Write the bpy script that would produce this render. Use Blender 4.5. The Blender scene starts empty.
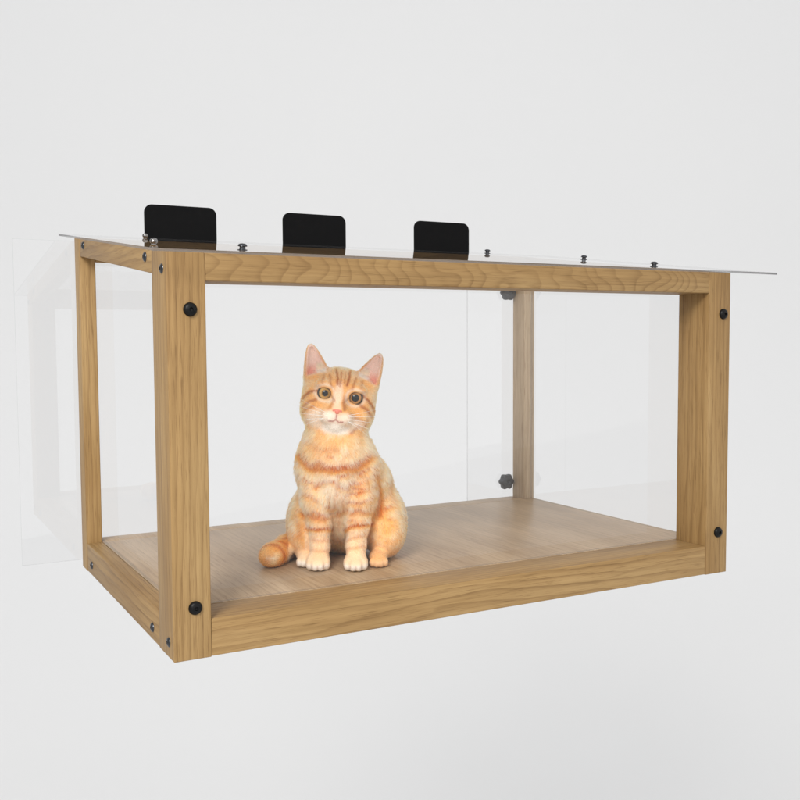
import bpy, bmesh, math, random
import numpy as np
from mathutils import Vector, Matrix

# ------------------------------------------------------------------ camera, world, lamps, exposure
scene = bpy.context.scene
COL = scene.collection
random.seed(5)
rng = np.random.default_rng(11)

CAM = (-0.26124, -0.96846, 0.33105)
PITCH, YAW, ROLL, FPX = -0.06304, 0.49813, -0.00537, 969.03
cam_d = bpy.data.cameras.new('camera')
cam = bpy.data.objects.new('camera', cam_d)
COL.objects.link(cam)
fw = Vector((math.sin(YAW) * math.cos(PITCH), math.cos(YAW) * math.cos(PITCH), math.sin(PITCH)))
rt = Vector((math.cos(YAW), -math.sin(YAW), 0))
up = rt.cross(fw)
r2 = rt * math.cos(ROLL) + up * math.sin(ROLL)
u2 = -rt * math.sin(ROLL) + up * math.cos(ROLL)
M = Matrix((r2, u2, -fw)).transposed().to_4x4()
M.translation = CAM
cam.matrix_world = M
cam_d.sensor_width = 36.0
cam_d.lens = FPX / 800.0 * 36.0
cam_d.clip_start = 0.01
cam_d.clip_end = 100.0
scene.camera = cam

world = bpy.data.worlds.new('World')
scene.world = world
world.use_nodes = True
bg = world.node_tree.nodes['Background']
bg.inputs[0].default_value = (0.995, 0.997, 1.0, 1)
bg.inputs[1].default_value = 1.0
# world gradient added to lift pane reflections: brighter on the photographer's side, dimmer behind
_nt = world.node_tree
_tc = _nt.nodes.new('ShaderNodeTexCoord')
_dot = _nt.nodes.new('ShaderNodeVectorMath')
_dot.operation = 'DOT_PRODUCT'
_dot.inputs[1].default_value = (0.20, -0.95, 0.20)
_mr = _nt.nodes.new('ShaderNodeMapRange')
_mr.interpolation_type = 'SMOOTHSTEP'
for _i, _v in ((1, -0.5), (2, 0.75), (3, 0.46), (4, 1.04)):
    _mr.inputs[_i].default_value = _v
_nt.links.new(_tc.outputs['Generated'], _dot.inputs[0])
_nt.links.new(_dot.outputs['Value'], _mr.inputs[0])
_nt.links.new(_mr.outputs[0], bg.inputs[1])


def area_lamp(name, loc, target, size, power, colour=(1, 1, 1)):
    l = bpy.data.lights.new(name, 'AREA')
    l.shape = 'DISK'
    l.size = size
    l.energy = power
    l.color = colour
    o = bpy.data.objects.new(name, l)
    o.location = loc
    o.rotation_euler = (Vector(target) - Vector(loc)).to_track_quat('-Z', 'Y').to_euler()
    COL.objects.link(o)
    return o


area_lamp('key_softbox', (-1.65, -1.9, 2.0), (0.35, 0.2, 0.15), 1.25, 92, (1, 0.985, 0.96))

scene.view_settings.view_transform = 'Standard'
scene.view_settings.look = 'None'
scene.view_settings.exposure = 0.0
scene.view_settings.gamma = 1.0
scene.render.engine = 'CYCLES'
scene.render.resolution_x = 1024
scene.render.resolution_y = 1024
cy = scene.cycles
cy.max_bounces = 14
cy.transparent_max_bounces = 40
cy.glossy_bounces = 8
cy.diffuse_bounces = 5


# ------------------------------------------------------------------ helpers
def lin(r, g, b, a=1.0):
    f = lambda c: (c / 255.0) / 12.92 if c <= 10.3 else ((c / 255.0 + 0.055) / 1.055) ** 2.4
    return (f(r), f(g), f(b), a)


def new_mat(name):
    m = bpy.data.materials.new(name)
    m.use_nodes = True
    nt = m.node_tree
    nt.nodes.clear()
    out = nt.nodes.new('ShaderNodeOutputMaterial')
    return m, nt, out


def nd(nt, typ, **kw):
    n = nt.nodes.new(typ)
    for k, v in kw.items():
        setattr(n, k, v)
    return n


def mth(nt, op, a, b=None, c=None, clamp=False):
    n = nt.nodes.new('ShaderNodeMath')
    n.operation = op
    n.use_clamp = clamp
    for i, v in enumerate((a, b, c)):
        if v is None:
            continue
        if isinstance(v, (int, float)):
            n.inputs[i].default_value = v
        else:
            nt.links.new(v, n.inputs[i])
    return n.outputs[0]


def ramp(nt, fac, stops):
    n = nt.nodes.new('ShaderNodeValToRGB')
    el = n.color_ramp.elements
    while len(el) > 1:
        el.remove(el[-1])
    el[0].position, el[0].color = stops[0]
    for p, c in stops[1:]:
        e = el.new(p)
        e.color = c
    nt.links.new(fac, n.inputs[0])
    return n.outputs[0]


def mixrgb(nt, mode, fac, a, b):
    n = nt.nodes.new('ShaderNodeMixRGB')
    n.blend_type = mode
    for i, v in ((0, fac), (1, a), (2, b)):
        if isinstance(v, (int, float)):
            n.inputs[i].default_value = v
        elif isinstance(v, tuple):
            n.inputs[i].default_value = v
        else:
            nt.links.new(v, n.inputs[i])
    return n.outputs[0]


def wood(name, axis, tones, figure='straight', ring=230.0, rough=0.5, line=0.55, fib_amt=0.6):
    """procedural timber; axis = direction of the grain in the piece's own space"""
    m, nt, out = new_mat(name)
    L = nt.links
    tc = nd(nt, 'ShaderNodeTexCoord')
    oi = nd(nt, 'ShaderNodeObjectInfo')
    off = nd(nt, 'ShaderNodeVectorMath', operation='SCALE')
    cmb = nd(nt, 'ShaderNodeCombineXYZ')
    L.new(oi.outputs['Random'], cmb.inputs[0])
    L.new(mth(nt, 'MULTIPLY', oi.outputs['Random'], 1.7), cmb.inputs[1])
    L.new(mth(nt, 'MULTIPLY', oi.outputs['Random'], 2.9), cmb.inputs[2])
    L.new(cmb.outputs[0], off.inputs[0])
    off.inputs['Scale'].default_value = 0.9
    add = nd(nt, 'ShaderNodeVectorMath', operation='ADD')
    L.new(tc.outputs['Object'], add.inputs[0])
    L.new(off.outputs[0], add.inputs[1])
    # bring the grain onto local z
    sep = nd(nt, 'ShaderNodeSeparateXYZ')
    L.new(add.outputs[0], sep.inputs[0])
    order = {'x': (1, 2, 0), 'y': (0, 2, 1), 'z': (0, 1, 2)}[axis]
    c2 = nd(nt, 'ShaderNodeCombineXYZ')
    for i, k in enumerate(order):
        L.new(sep.outputs[k], c2.inputs[i])

    def scaled(v):
        mp = nd(nt, 'ShaderNodeMapping')
        mp.inputs['Scale'].default_value = v
        L.new(c2.outputs[0], mp.inputs[0])
        return mp.outputs[0]

    def noise(v, scale, detail=4, rough_=0.55):
        n = nd(nt, 'ShaderNodeTexNoise')
        n.inputs['Scale'].default_value = scale
        n.inputs['Detail'].default_value = detail
        n.inputs['Roughness'].default_value = rough_
        L.new(v, n.inputs['Vector'])
        return n.outputs[0]

    warp = noise(scaled((1, 1, 0.16)), 14.0, 3)
    warp2 = noise(scaled((1, 1, 0.25)), 60.0, 2)
    s2 = nd(nt, 'ShaderNodeSeparateXYZ')
    L.new(c2.outputs[0], s2.inputs[0])
    if figure == 'cathedral':
        # slanting growth lines crossing the rail
        d = mth(nt, 'ADD', mth(nt, 'MULTIPLY', s2.outputs[2], 1.0), mth(nt, 'MULTIPLY', s2.outputs[1], 0.75))
        wl = nd(nt, 'ShaderNodeTexNoise')
        wl.inputs['Scale'].default_value = 7.0
        wl.inputs['Detail'].default_value = 2.0
        L.new(scaled((0.3, 0.3, 1.0)), wl.inputs['Vector'])
        d = mth(nt, 'ADD', d, mth(nt, 'MULTIPLY', wl.outputs[0], 0.22))
        wn = nd(nt, 'ShaderNodeTexNoise')
        wn.inputs['Scale'].default_value = 10.0
        wn.inputs['Detail'].default_value = 1.0
        L.new(scaled((2.4, 2.4, 0.6)), wn.inputs['Vector'])
        d = mth(nt, 'ADD', d, mth(nt, 'MULTIPLY', wn.outputs[0], 0.16))
    else:
        x = mth(nt, 'ADD', s2.outputs[0], mth(nt, 'MULTIPLY', s2.outputs[1], 0.62))
        d = mth(nt, 'ADD', x, mth(nt, 'MULTIPLY', warp, 0.036))
    d = mth(nt, 'ADD', d, mth(nt, 'MULTIPLY', warp2, 0.0022))
    fr = mth(nt, 'FRACT', mth(nt, 'MULTIPLY', d, ring))
    # late wood: slow darkening then a quick return, as growth rings do
    late = mth(nt, 'POWER', fr, 4.5)
    late = mth(nt, 'MULTIPLY', late, mth(nt, 'SUBTRACT', 1.0, mth(nt, 'POWER', fr, 20.0)), clamp=True)
    vary = noise(scaled((1, 1, 0.12)), 42.0, 2)
    late = mth(nt, 'MULTIPLY', late, mth(nt, 'MULTIPLY', vary, 2.3), clamp=True)
    pores = noise(scaled((1, 1, 0.03)), 900.0, 3, 0.65)
    fibre = noise(scaled((1, 1, 0.02)), 260.0, 4, 0.6)
    broad = noise(scaled((1, 1, 0.2)), 22.0, 3, 0.5)
    base = ramp(nt, broad, [(0.3, tones[0]), (0.5, tones[1]), (0.72, tones[2])])
    base = mixrgb(nt, 'MIX', mth(nt, 'MULTIPLY', late, line), base, tones[3])
    fib = ramp(nt, fibre, [(0.3, (0.70, 0.66, 0.60, 1)), (0.62, (1.05, 1.05, 1.05, 1))])
    base = mixrgb(nt, 'MULTIPLY', fib_amt, base, fib)
    por = ramp(nt, pores, [(0.33, (0.50, 0.43, 0.36, 1)), (0.45, (1, 1, 1, 1))])
    base = mixrgb(nt, 'MULTIPLY', 0.6, base, por)
    # small colour shift from board to board
    hv = nd(nt, 'ShaderNodeHueSaturation')
    L.new(base, hv.inputs['Color'])
    L.new(mth(nt, 'ADD', 0.95, mth(nt, 'MULTIPLY', oi.outputs['Random'], 0.1)), hv.inputs['Value'])
    b = nd(nt, 'ShaderNodeBsdfPrincipled')
    L.new(hv.outputs[0], b.inputs['Base Color'])
    L.new(mth(nt, 'ADD', rough - 0.06, mth(nt, 'MULTIPLY', fibre, 0.16)), b.inputs['Roughness'])
    b.inputs['Specular IOR Level'].default_value = 0.28
    bp = nd(nt, 'ShaderNodeBump')
    bp.inputs['Strength'].default_value = 0.16
    bp.inputs['Distance'].default_value = 0.0008
    L.new(mth(nt, 'SUBTRACT', pores, mth(nt, 'MULTIPLY', late, 0.3)), bp.inputs['Height'])
    L.new(bp.outputs[0], b.inputs['Normal'])
    L.new(b.outputs[0], out.inputs[0])
    return m


TONES = [(0.295, 0.176, 0.068, 1), (0.352, 0.218, 0.088, 1), (0.408, 0.266, 0.116, 1), (0.145, 0.070, 0.022, 1)]
FLOOR_T = [(0.36, 0.252, 0.155, 1), (0.43, 0.310, 0.196, 1), (0.50, 0.372, 0.246, 1), (0.22, 0.135, 0.075, 1)]
HAZED_T = [(0.355, 0.275, 0.19, 1), (0.40, 0.31, 0.215, 1), (0.44, 0.345, 0.24, 1), (0.28, 0.195, 0.125, 1)]  # upright oak with the front pane's whitening mixed into its colour
wood_z = wood('oak_upright', 'z', TONES, ring=135, line=0.5)
wood_x = wood('oak_lengthwise', 'x', TONES, ring=130)
wood_y = wood('oak_depthwise', 'y', TONES, ring=130)
wood_fig = wood('oak_figured', 'x', TONES, figure='cathedral', ring=38, line=0.5)
wood_floor = wood('floor_veneer', 'y', FLOOR_T, ring=105, rough=0.34, line=0.4, fib_amt=0.55)
wood_hazed = wood('oak_hazed_upright', 'z', HAZED_T, ring=130)


def principled(name, col, rough=0.5, metal=0.0, spec=0.5, noise_amt=0.0, nscale=300):
    m, nt, out = new_mat(name)
    b = nd(nt, 'ShaderNodeBsdfPrincipled')
    b.inputs['Base Color'].default_value = col
    b.inputs['Metallic'].default_value = metal
    b.inputs['Roughness'].default_value = rough
    b.inputs['Specular IOR Level'].default_value = spec
    if noise_amt:
        tc = nd(nt, 'ShaderNodeTexCoord')
        n = nd(nt, 'ShaderNodeTexNoise')
        n.inputs['Scale'].default_value = nscale
        n.inputs['Detail'].default_value = 4
        nt.links.new(tc.outputs['Object'], n.inputs['Vector'])
        nt.links.new(mth(nt, 'ADD', rough - noise_amt / 2, mth(nt, 'MULTIPLY', n.outputs[0], noise_amt)), b.inputs['Roughness'])
    nt.links.new(b.outputs[0], out.inputs[0])
    return m


black_steel = principled('black_powder_coat', (0.004, 0.004, 0.0043, 1), 0.6, 0.0, 0.08, 0.15)
bolt_black = principled('black_bolt_steel', (0.004, 0.004, 0.004, 1), 0.4, 0.0, 0.2, 0.15, 900)
bolt_steel = principled('dark_zinc_steel', (0.075, 0.078, 0.085, 1), 0.3, 1.0, 0.5, 0.15, 900)
knob_hazed = principled('black_knob_pane_haze', (0.075, 0.078, 0.083, 1), 0.45, 0.0, 0.5, 0.1, 700)  # black plastic lifted to grey: pane reflection painted into the colour
bolt_chrome = principled('bright_bolt_steel', (0.26, 0.25, 0.245, 1), 0.18, 1.0, 0.5, 0.1, 900)


def acrylic(name, tint, gain=1.0):
    """clear sheet: straight-through transmission plus the Fresnel reflection of both faces"""
    m, nt, out = new_mat(name)
    L = nt.links
    fr = nd(nt, 'ShaderNodeFresnel')
    fr.inputs['IOR'].default_value = 1.49
    r = fr.outputs[0]
    sheet = mth(nt, 'DIVIDE', mth(nt, 'MULTIPLY', r, 2.0), mth(nt, 'ADD', 1.0, r))
    geo = nd(nt, 'ShaderNodeNewGeometry')
    sheet = mth(nt, 'MULTIPLY', sheet, gain)
    fac = mth(nt, 'MULTIPLY', sheet, mth(nt, 'SUBTRACT', 1.0, geo.outputs['Backfacing']))
    tr = nd(nt, 'ShaderNodeBsdfTransparent')
    tr.inputs[0].default_value = tint
    gl = nd(nt, 'ShaderNodeBsdfGlossy')
    gl.inputs['Roughness'].default_value = 0.012
    gl.inputs['Color'].default_value = (1, 1, 1, 1)
    mx = nd(nt, 'ShaderNodeMixShader')
    L.new(fac, mx.inputs[0])
    L.new(tr.outputs[0], mx.inputs[1])
    L.new(gl.outputs[0], mx.inputs[2])
    L.new(mx.outputs[0], out.inputs[0])
    return m


acryl = acrylic('clear_acrylic', (0.997, 0.997, 0.997, 1), 0.55)      # low-glare sheet
acryl_roof = acrylic('clear_roof_acrylic', (0.992, 0.990, 0.988, 1), 0.92)
acryl_front = acrylic('clear_front_acrylic', (0.999, 0.999, 0.999, 1), 0.5)
acryl_back = acrylic('clear_back_acrylic', (0.992, 0.992, 0.992, 1), 1.0)
acryl_right = acrylic('clear_end_acrylic', (0.993, 0.993, 0.993, 1), 0.9)
acryl_side = acrylic('clear_side_acrylic', (0.997, 0.997, 0.997, 1), 0.1)
m, nt, out = new_mat('acrylic_edge')
e_tr = nd(nt, 'ShaderNodeBsdfTransparent')
e_tr.inputs[0].default_value = (0.93, 0.93, 0.93, 1)
e_pr = nd(nt, 'ShaderNodeBsdfPrincipled')
e_pr.inputs['Base Color'].default_value = (0.30, 0.30, 0.31, 1)
e_pr.inputs['Roughness'].default_value = 0.2
e_mx = nd(nt, 'ShaderNodeMixShader')
e_mx.inputs[0].default_value = 0.14
nt.links.new(e_tr.outputs[0], e_mx.inputs[1])
nt.links.new(e_pr.outputs[0], e_mx.inputs[2])
nt.links.new(e_mx.outputs[0], out.inputs[0])
acryl_edge = m
m, nt, out = new_mat('acrylic_roof_edge')
e_tr = nd(nt, 'ShaderNodeBsdfTransparent')
e_tr.inputs[0].default_value = (0.75, 0.74, 0.74, 1)
e_pr = nd(nt, 'ShaderNodeBsdfPrincipled')
e_pr.inputs['Base Color'].default_value = (0.16, 0.16, 0.165, 1)
e_pr.inputs['Roughness'].default_value = 0.2
e_mx = nd(nt, 'ShaderNodeMixShader')
e_mx.inputs[0].default_value = 0.5
nt.links.new(e_tr.outputs[0], e_mx.inputs[1])
nt.links.new(e_pr.outputs[0], e_mx.inputs[2])
nt.links.new(e_mx.outputs[0], out.inputs[0])
roof_edge = m


def link(name, me, mat, parent=None):
    o = bpy.data.objects.new(name, me)
    COL.objects.link(o)
    if parent is not None:
        o.parent = parent
    for x in (mat if isinstance(mat, (list, tuple)) else [mat]):
        me.materials.append(x)
    return o


def hexa(name, lo, hi, mat, parent, zt=None, zb=None, bevel=0.0012):
    """a board from lo to hi; zt / zb = functions of y giving sloping top / bottom. Its origin is its own centre."""
    x0, y0, z0 = lo
    x1, y1, z1 = hi
    bm = bmesh.new()
    vs = []
    for x in (x0, x1):
        for y in (y0, y1):
            vs.append((x, y, zb(y) if zb else z0))
            vs.append((x, y, zt(y) if zt else z1))
    c = Vector((sum(v[0] for v in vs) / 8, sum(v[1] for v in vs) / 8, sum(v[2] for v in vs) / 8))
    b = [bm.verts.new(Vector(v) - c) for v in vs]
    for f in ((0, 1, 3, 2), (4, 6, 7, 5), (0, 4, 5, 1), (2, 3, 7, 6), (0, 2, 6, 4), (1, 5, 7, 3)):
        bm.faces.new([b[i] for i in f])
    bmesh.ops.recalc_face_normals(bm, faces=bm.faces[:])
    if bevel:
        bmesh.ops.bevel(bm, geom=bm.edges[:], offset=bevel, offset_type='OFFSET', segments=3, profile=0.5, affect='EDGES')
    me = bpy.data.meshes.new(name)
    bm.to_mesh(me)
    bm.free()
    if bevel:
        for p in me.polygons:
            p.use_smooth = True
        me.set_sharp_from_angle(angle=math.radians(38))
    o = link(name, me, mat, parent)
    o.location = c
    return o


def sheet(name, lo, hi, parent, zt=None, zb=None, edge=None, face=None):
    """an acrylic sheet: big faces clear, narrow edges in the edge material"""
    o = hexa(name, lo, hi, [face or acryl, edge or acryl_edge], parent, zt, zb, bevel=0)
    me = o.data
    areas = sorted((p.area for p in me.polygons), reverse=True)
    for p in me.polygons:
        p.material_index = 0 if p.area >= areas[1] - 1e-9 else 1
    return o


def lathe(name, prof, mat, parent, n=28, matrix=None, smooth=True):
    """prof = (radius, height) pairs turned round z; matrix puts it in place"""
    bm = bmesh.new()
    rings = []
    for r, z in prof:
        if r < 1e-7:
            rings.append([bm.verts.new((0, 0, z))])
        else:
            rings.append([bm.verts.new((r * math.cos(2 * math.pi * i / n), r * math.sin(2 * math.pi * i / n), z)) for i in range(n)])
    for a, b in zip(rings, rings[1:]):
        for i in range(n):
            j = (i + 1) % n
            if len(a) == 1 and len(b) > 1:
                bm.faces.new((a[0], b[i], b[j]))
            elif len(b) == 1 and len(a) > 1:
                bm.faces.new((a[i], a[j], b[0]))
            elif len(a) > 1:
                bm.faces.new((a[i], a[j], b[j], b[i]))
    bmesh.ops.recalc_face_normals(bm, faces=bm.faces[:])
    me = bpy.data.meshes.new(name)
    bm.to_mesh(me)
    bm.free()
    for p in me.polygons:
        p.use_smooth = smooth
    if smooth:
        me.set_sharp_from_angle(angle=math.radians(40))
    o = link(name, me, mat, parent)
    if matrix is not None:
        o.matrix_local = matrix
    return o


def face_dir(loc, d):
    m = Vector(d).to_track_quat('Z', 'Y').to_matrix().to_4x4()
    m.translation = loc
    return m


# ------------------------------------------------------------------ backdrop: one seamless studio sweep
def build_backdrop():
    prof = []
    zf, yw, R = -1.7, 5.2, 2.6
    for y in (-7.0, -4.0, -1.0, 1.5):
        prof.append((y, zf))
    for i in range(17):
        a = math.radians(90 * i / 16)
        prof.append((yw - R + R * math.sin(a), zf + R - R * math.cos(a)))
    prof.append((yw, 5.5))
    prof.append((yw, 9.0))
    bm = bmesh.new()
    rows = []
    for y, z in prof:
        rows.append([bm.verts.new((x, y, z)) for x in (-30, -12, -4, 4, 12, 24)])
    for a, b in zip(rows, rows[1:]):
        for i in range(5):
            bm.faces.new((a[i], a[i + 1], b[i + 1], b[i]))
    me = bpy.data.meshes.new('backdrop')
    bm.to_mesh(me)
    bm.free()
    for p in me.polygons:
        p.use_smooth = True
    m, nt, out = new_mat('backdrop_paper')
    tc = nd(nt, 'ShaderNodeTexCoord')
    n = nd(nt, 'ShaderNodeTexNoise')
    n.inputs['Scale'].default_value = 0.7
    n.inputs['Detail'].default_value = 3
    nt.links.new(tc.outputs['Object'], n.inputs['Vector'])
    c = ramp(nt, n.outputs[0], [(0.3, (0.792, 0.793, 0.795, 1)), (0.7, (0.802, 0.802, 0.802, 1))])
    b = nd(nt, 'ShaderNodeBsdfDiffuse')
    nt.links.new(c, b.inputs[0])
    nt.links.new(b.outputs[0], out.inputs[0])
    o = link('backdrop', me, m)
    o.matrix_world = Matrix.Rotation(-YAW, 4, 'Z')
    o['kind'] = 'structure'


build_backdrop()

# ------------------------------------------------------------------ the window box
W, D, H, HB = 0.7892, 0.4902, 0.42, 0.4798
P, Q, R_, R2 = 0.0402, 0.0576, 0.0402, 0.0287
PB, QB = 0.0217, 0.0357
S = (HB - H) / D
top = lambda y: H + S * y
G = 0.0002                                   # hairline at each joint

box = bpy.data.objects.new('window_box', None)
COL.objects.link(box)
box['label'] = 'oak framed clear box with sloping transparent roof, standing around the orange kitten'
box['category'] = 'pet house'

post_fl = hexa('front_post', (0, 0, 0), (P, Q, 0), wood_z, box, zt=top)
post_fr = hexa('front_post', (W - P, 0, 0), (W, Q, 0), wood_z, box, zt=top)
post_bl = hexa('back_post', (0, D - QB, 0), (PB, D, 0), wood_z, box, zt=top)
post_br = hexa('back_post', (W - PB, D - QB, 0), (W, D, 0), wood_hazed, box, zt=top)
hexa('bottom_rail', (P + G, 0.0006, 0.0006), (W - P - G, Q, R_), wood_x, box)
hexa('top_rail', (P + G, 0.0006, H - R2), (W - P - G, Q, 0), wood_fig, box, zt=lambda y: top(y) - 0.0004)
rail_lb = hexa('bottom_rail', (0.0004, Q + G, 0.0005), (PB, D - QB - G, R_), wood_y, box)
rail_rb = hexa('bottom_rail', (W - PB, Q + G, 0.0005), (W - 0.0004, D - QB - G, 0.0300), wood_y, box)
sl = lambda y: top(y) - 0.026
rail_lt = hexa('top_rail', (0.0004, Q + G, 0), (PB, D - QB - G, 0), wood_y, box, zt=lambda y: top(y) - 0.0003, zb=sl)
rail_rt = hexa('top_rail', (W - PB, Q + G, 0), (W - 0.0004, D - QB - G, 0), wood_y, box, zt=lambda y: top(y) - 0.0003, zb=sl)
hexa('top_rail', (PB + G, D - QB, 0), (W - PB - G, D - 0.0005, 0), wood_x, box, zt=lambda y: top(y) - 0.0003, zb=lambda y: top(y) - 0.034)
hexa('bottom_rail', (PB + G, D - QB, 0.0005), (W - PB - G, D - 0.0005, 0.030), wood_x, box)
hexa('floor_board', (PB + 0.0006, Q + 0.0006, 0.0304), (W - 0.0008, D - QB - 0.0004, R_ + 0.0003), wood_floor, box, bevel=0.0004)
hexa('floor_ledge', (PB + 0.0006, D - QB, 0.0304), (W - PB - 0.0006, D - 0.0008, R_ + 0.0003), wood_floor, box, bevel=0.0003)

# clear sheets
T = 0.004
sheet('front_pane', (PB + 0.008, Q + 0.0012, R_ + 0.0008), (W - PB - 0.008, Q + 0.0012 + T, 0), box, zt=lambda y: top(y) - 0.001, face=acryl_front)
sheet('side_pane', (PB + 0.001, Q + 0.007, R_ + 0.0008), (PB + 0.001 + T, D - 0.001, 0), box, zt=lambda y: top(y) - 0.001, face=acryl_side)
sheet('side_pane', (W - 0.0085, Q + 0.0015, R_ + 0.0008), (W - 0.0045, D - QB - 0.0008, 0), box, zt=lambda y: top(y) - 0.027, face=acryl_right)
roof = sheet('roof_pane', (-0.020, -0.030, 0), (W + 0.057, 0.4985, 0), box, zt=lambda y: top(y) + 0.0034, zb=lambda y: top(y) + 0.0006, edge=roof_edge, face=acryl_roof)
left_back = sheet('back_pane', (-0.083, D + 0.0006, 0.010), (0.168, D + 0.0006 + T, 0.474), box, face=acryl_back)
right_back = sheet('back_pane', (0.6705, D + 0.0006, 0.034), (W - 0.002, D + 0.0006 + T, 0.474), box, face=acryl_back)


# black hanging plates behind the roof's back edge
def hook_plate(x0, x1):
    z0, z1, r = 0.436, 0.5345, 0.012
    pts = [(x0, z0), (x1, z0)]
    for cx, a0 in ((x1 - r, 0), (x0 + r, 90)):
        for i in range(9):
            a = math.radians(a0 + 90 * i / 8)
            pts.append((cx + r * math.cos(a), z1 - r + r * math.sin(a)))
    bm = bmesh.new()
    c = Vector(((x0 + x1) / 2, 0.5005, (z0 + z1) / 2))
    f = [bm.verts.new(Vector((x, 0.4990, z)) - c) for x, z in pts]
    b = [bm.verts.new(Vector((x, 0.5020, z)) - c) for x, z in pts]
    bm.faces.new(f)
    bm.faces.new(b[::-1])
    for i in range(len(pts)):
        j = (i + 1) % len(pts)
        bm.faces.new((f[i], b[i], b[j], f[j]))
    bmesh.ops.recalc_face_normals(bm, faces=bm.faces[:])
    bmesh.ops.bevel(bm, geom=[e for e in bm.edges if e.calc_face_angle(0) > 1.2], offset=0.0005, segments=2, affect='EDGES')
    me = bpy.data.meshes.new('hanging_plate')
    bm.to_mesh(me)
    bm.free()
    o = link('hanging_plate', me, black_steel, box)
    o.location = c


for x0, x1 in ((0.1035, 0.2150), (0.3250, 0.4365), (0.5670, 0.6785)):
    hook_plate(x0, x1)

# bolts
BUTTON = [(0.0, 0.0022), (0.0016, 0.0022), (0.0019, 0.0024), (0.0021, 0.0046), (0.0045, 0.0041), (0.0064, 0.0028), (0.0072, 0.0010), (0.0072, 0.0), (0.0074, -0.0004)]
for x, z, post in ((0.0236, 0.3620, post_fl), (0.0232, 0.0545, post_fl), (0.7752, 0.3630, post_fr), (0.7712, 0.0583, post_fr)):
    o = lathe('bolt', BUTTON, bolt_black, post, matrix=face_dir(Vector((x, -0.0001, z)) - post.location, (0, -1, 0)))
SMALL = [(0.0, 0.0010), (0.0015, 0.0010), (0.0017, 0.0026), (0.0036, 0.0022), (0.0050, 0.0012), (0.0054, 0.0), (0.0054, -0.0003)]
for y, z, piece in ((0.426, 0.462, rail_lt), (0.084, 0.4205, rail_lt), (0.016, 0.4035, post_fl), (0.4215, 0.0155, rail_lb), (0.086, 0.0150, rail_lb), (0.018, 0.0170, post_fl)):
    lathe('bolt', SMALL, bolt_steel, piece, matrix=face_dir(Vector((0.0003, y, z)) - piece.location, (-1, 0, 0)))
nrm = Vector((0, -S, 1)).normalized()
DOME = [(0.0052, -0.0005), (0.0052, 0.0004), (0.0034, 0.0006), (0.0031, 0.0026), (0.0033, 0.0034), (0.0049, 0.0036), (0.0051, 0.0042), (0.0045, 0.0056), (0.0028, 0.0066), (0.0, 0.0069)]
BALL = [(0.0028, -0.0005), (0.0028, 0.0005), (0.0038, 0.0013), (0.0045, 0.0029), (0.0042, 0.0046), (0.0031, 0.0059), (0.0016, 0.0066), (0.0, 0.0068)]
for x, y, bright in ((0.097, 0.470, 1), (0.018, 0.116, 1), (0.088, 0.022, 0), (0.698, 0.470, 0), (W - 0.018, 0.295, 0), (0.668, 0.022, 0)):
    lathe('bolt', BALL if bright else DOME, bolt_chrome if bright else bolt_steel, roof, matrix=face_dir(Vector((x, y, top(y) + 0.0036)) - roof.location, nrm))


# lobed clamping knobs that hold the small back sheet
def lobed_knob(x, z):
    bm = bmesh.new()
    n, r = 60, 0.0135
    prof = [(0.0, 0.93), (0.004, 1.0), (0.009, 1.0), (0.012, 0.86), (0.0125, 0.30), (0.011, 0.22)]
    rings = []
    for h, s in prof:
        rings.append([bm.verts.new((s * r * (1 + 0.10 * math.cos(6 * a)) * math.cos(a), s * r * (1 + 0.10 * math.cos(6 * a)) * math.sin(a), h))
                      for a in (2 * math.pi * i / n for i in range(n))])
    for a, b in zip(rings, rings[1:]):
        for i in range(n):
            j = (i + 1) % n
            bm.faces.new((a[i], a[j], b[j], b[i]))
    bm.faces.new(rings[-1])
    bm.faces.new(rings[0][::-1])
    bmesh.ops.recalc_face_normals(bm, faces=bm.faces[:])
    me = bpy.data.meshes.new('knob')
    bm.to_mesh(me)
    bm.free()
    for p in me.polygons:
        p.use_smooth = True
    me.set_sharp_from_angle(angle=math.radians(35))
    o = link('knob', me, knob_hazed, right_back)
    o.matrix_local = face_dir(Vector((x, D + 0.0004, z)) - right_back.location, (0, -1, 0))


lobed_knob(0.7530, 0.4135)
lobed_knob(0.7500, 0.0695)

# ------------------------------------------------------------------ the cat (modelled in millimetres: x right, y away from its face, z up)
VOX = 1.5
LO = np.array([-134.0, -24.0, -4.0])
HI = np.array([112.0, 176.0, 306.0])
NG = np.ceil((HI - LO) / VOX).astype(int) + 1


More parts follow.
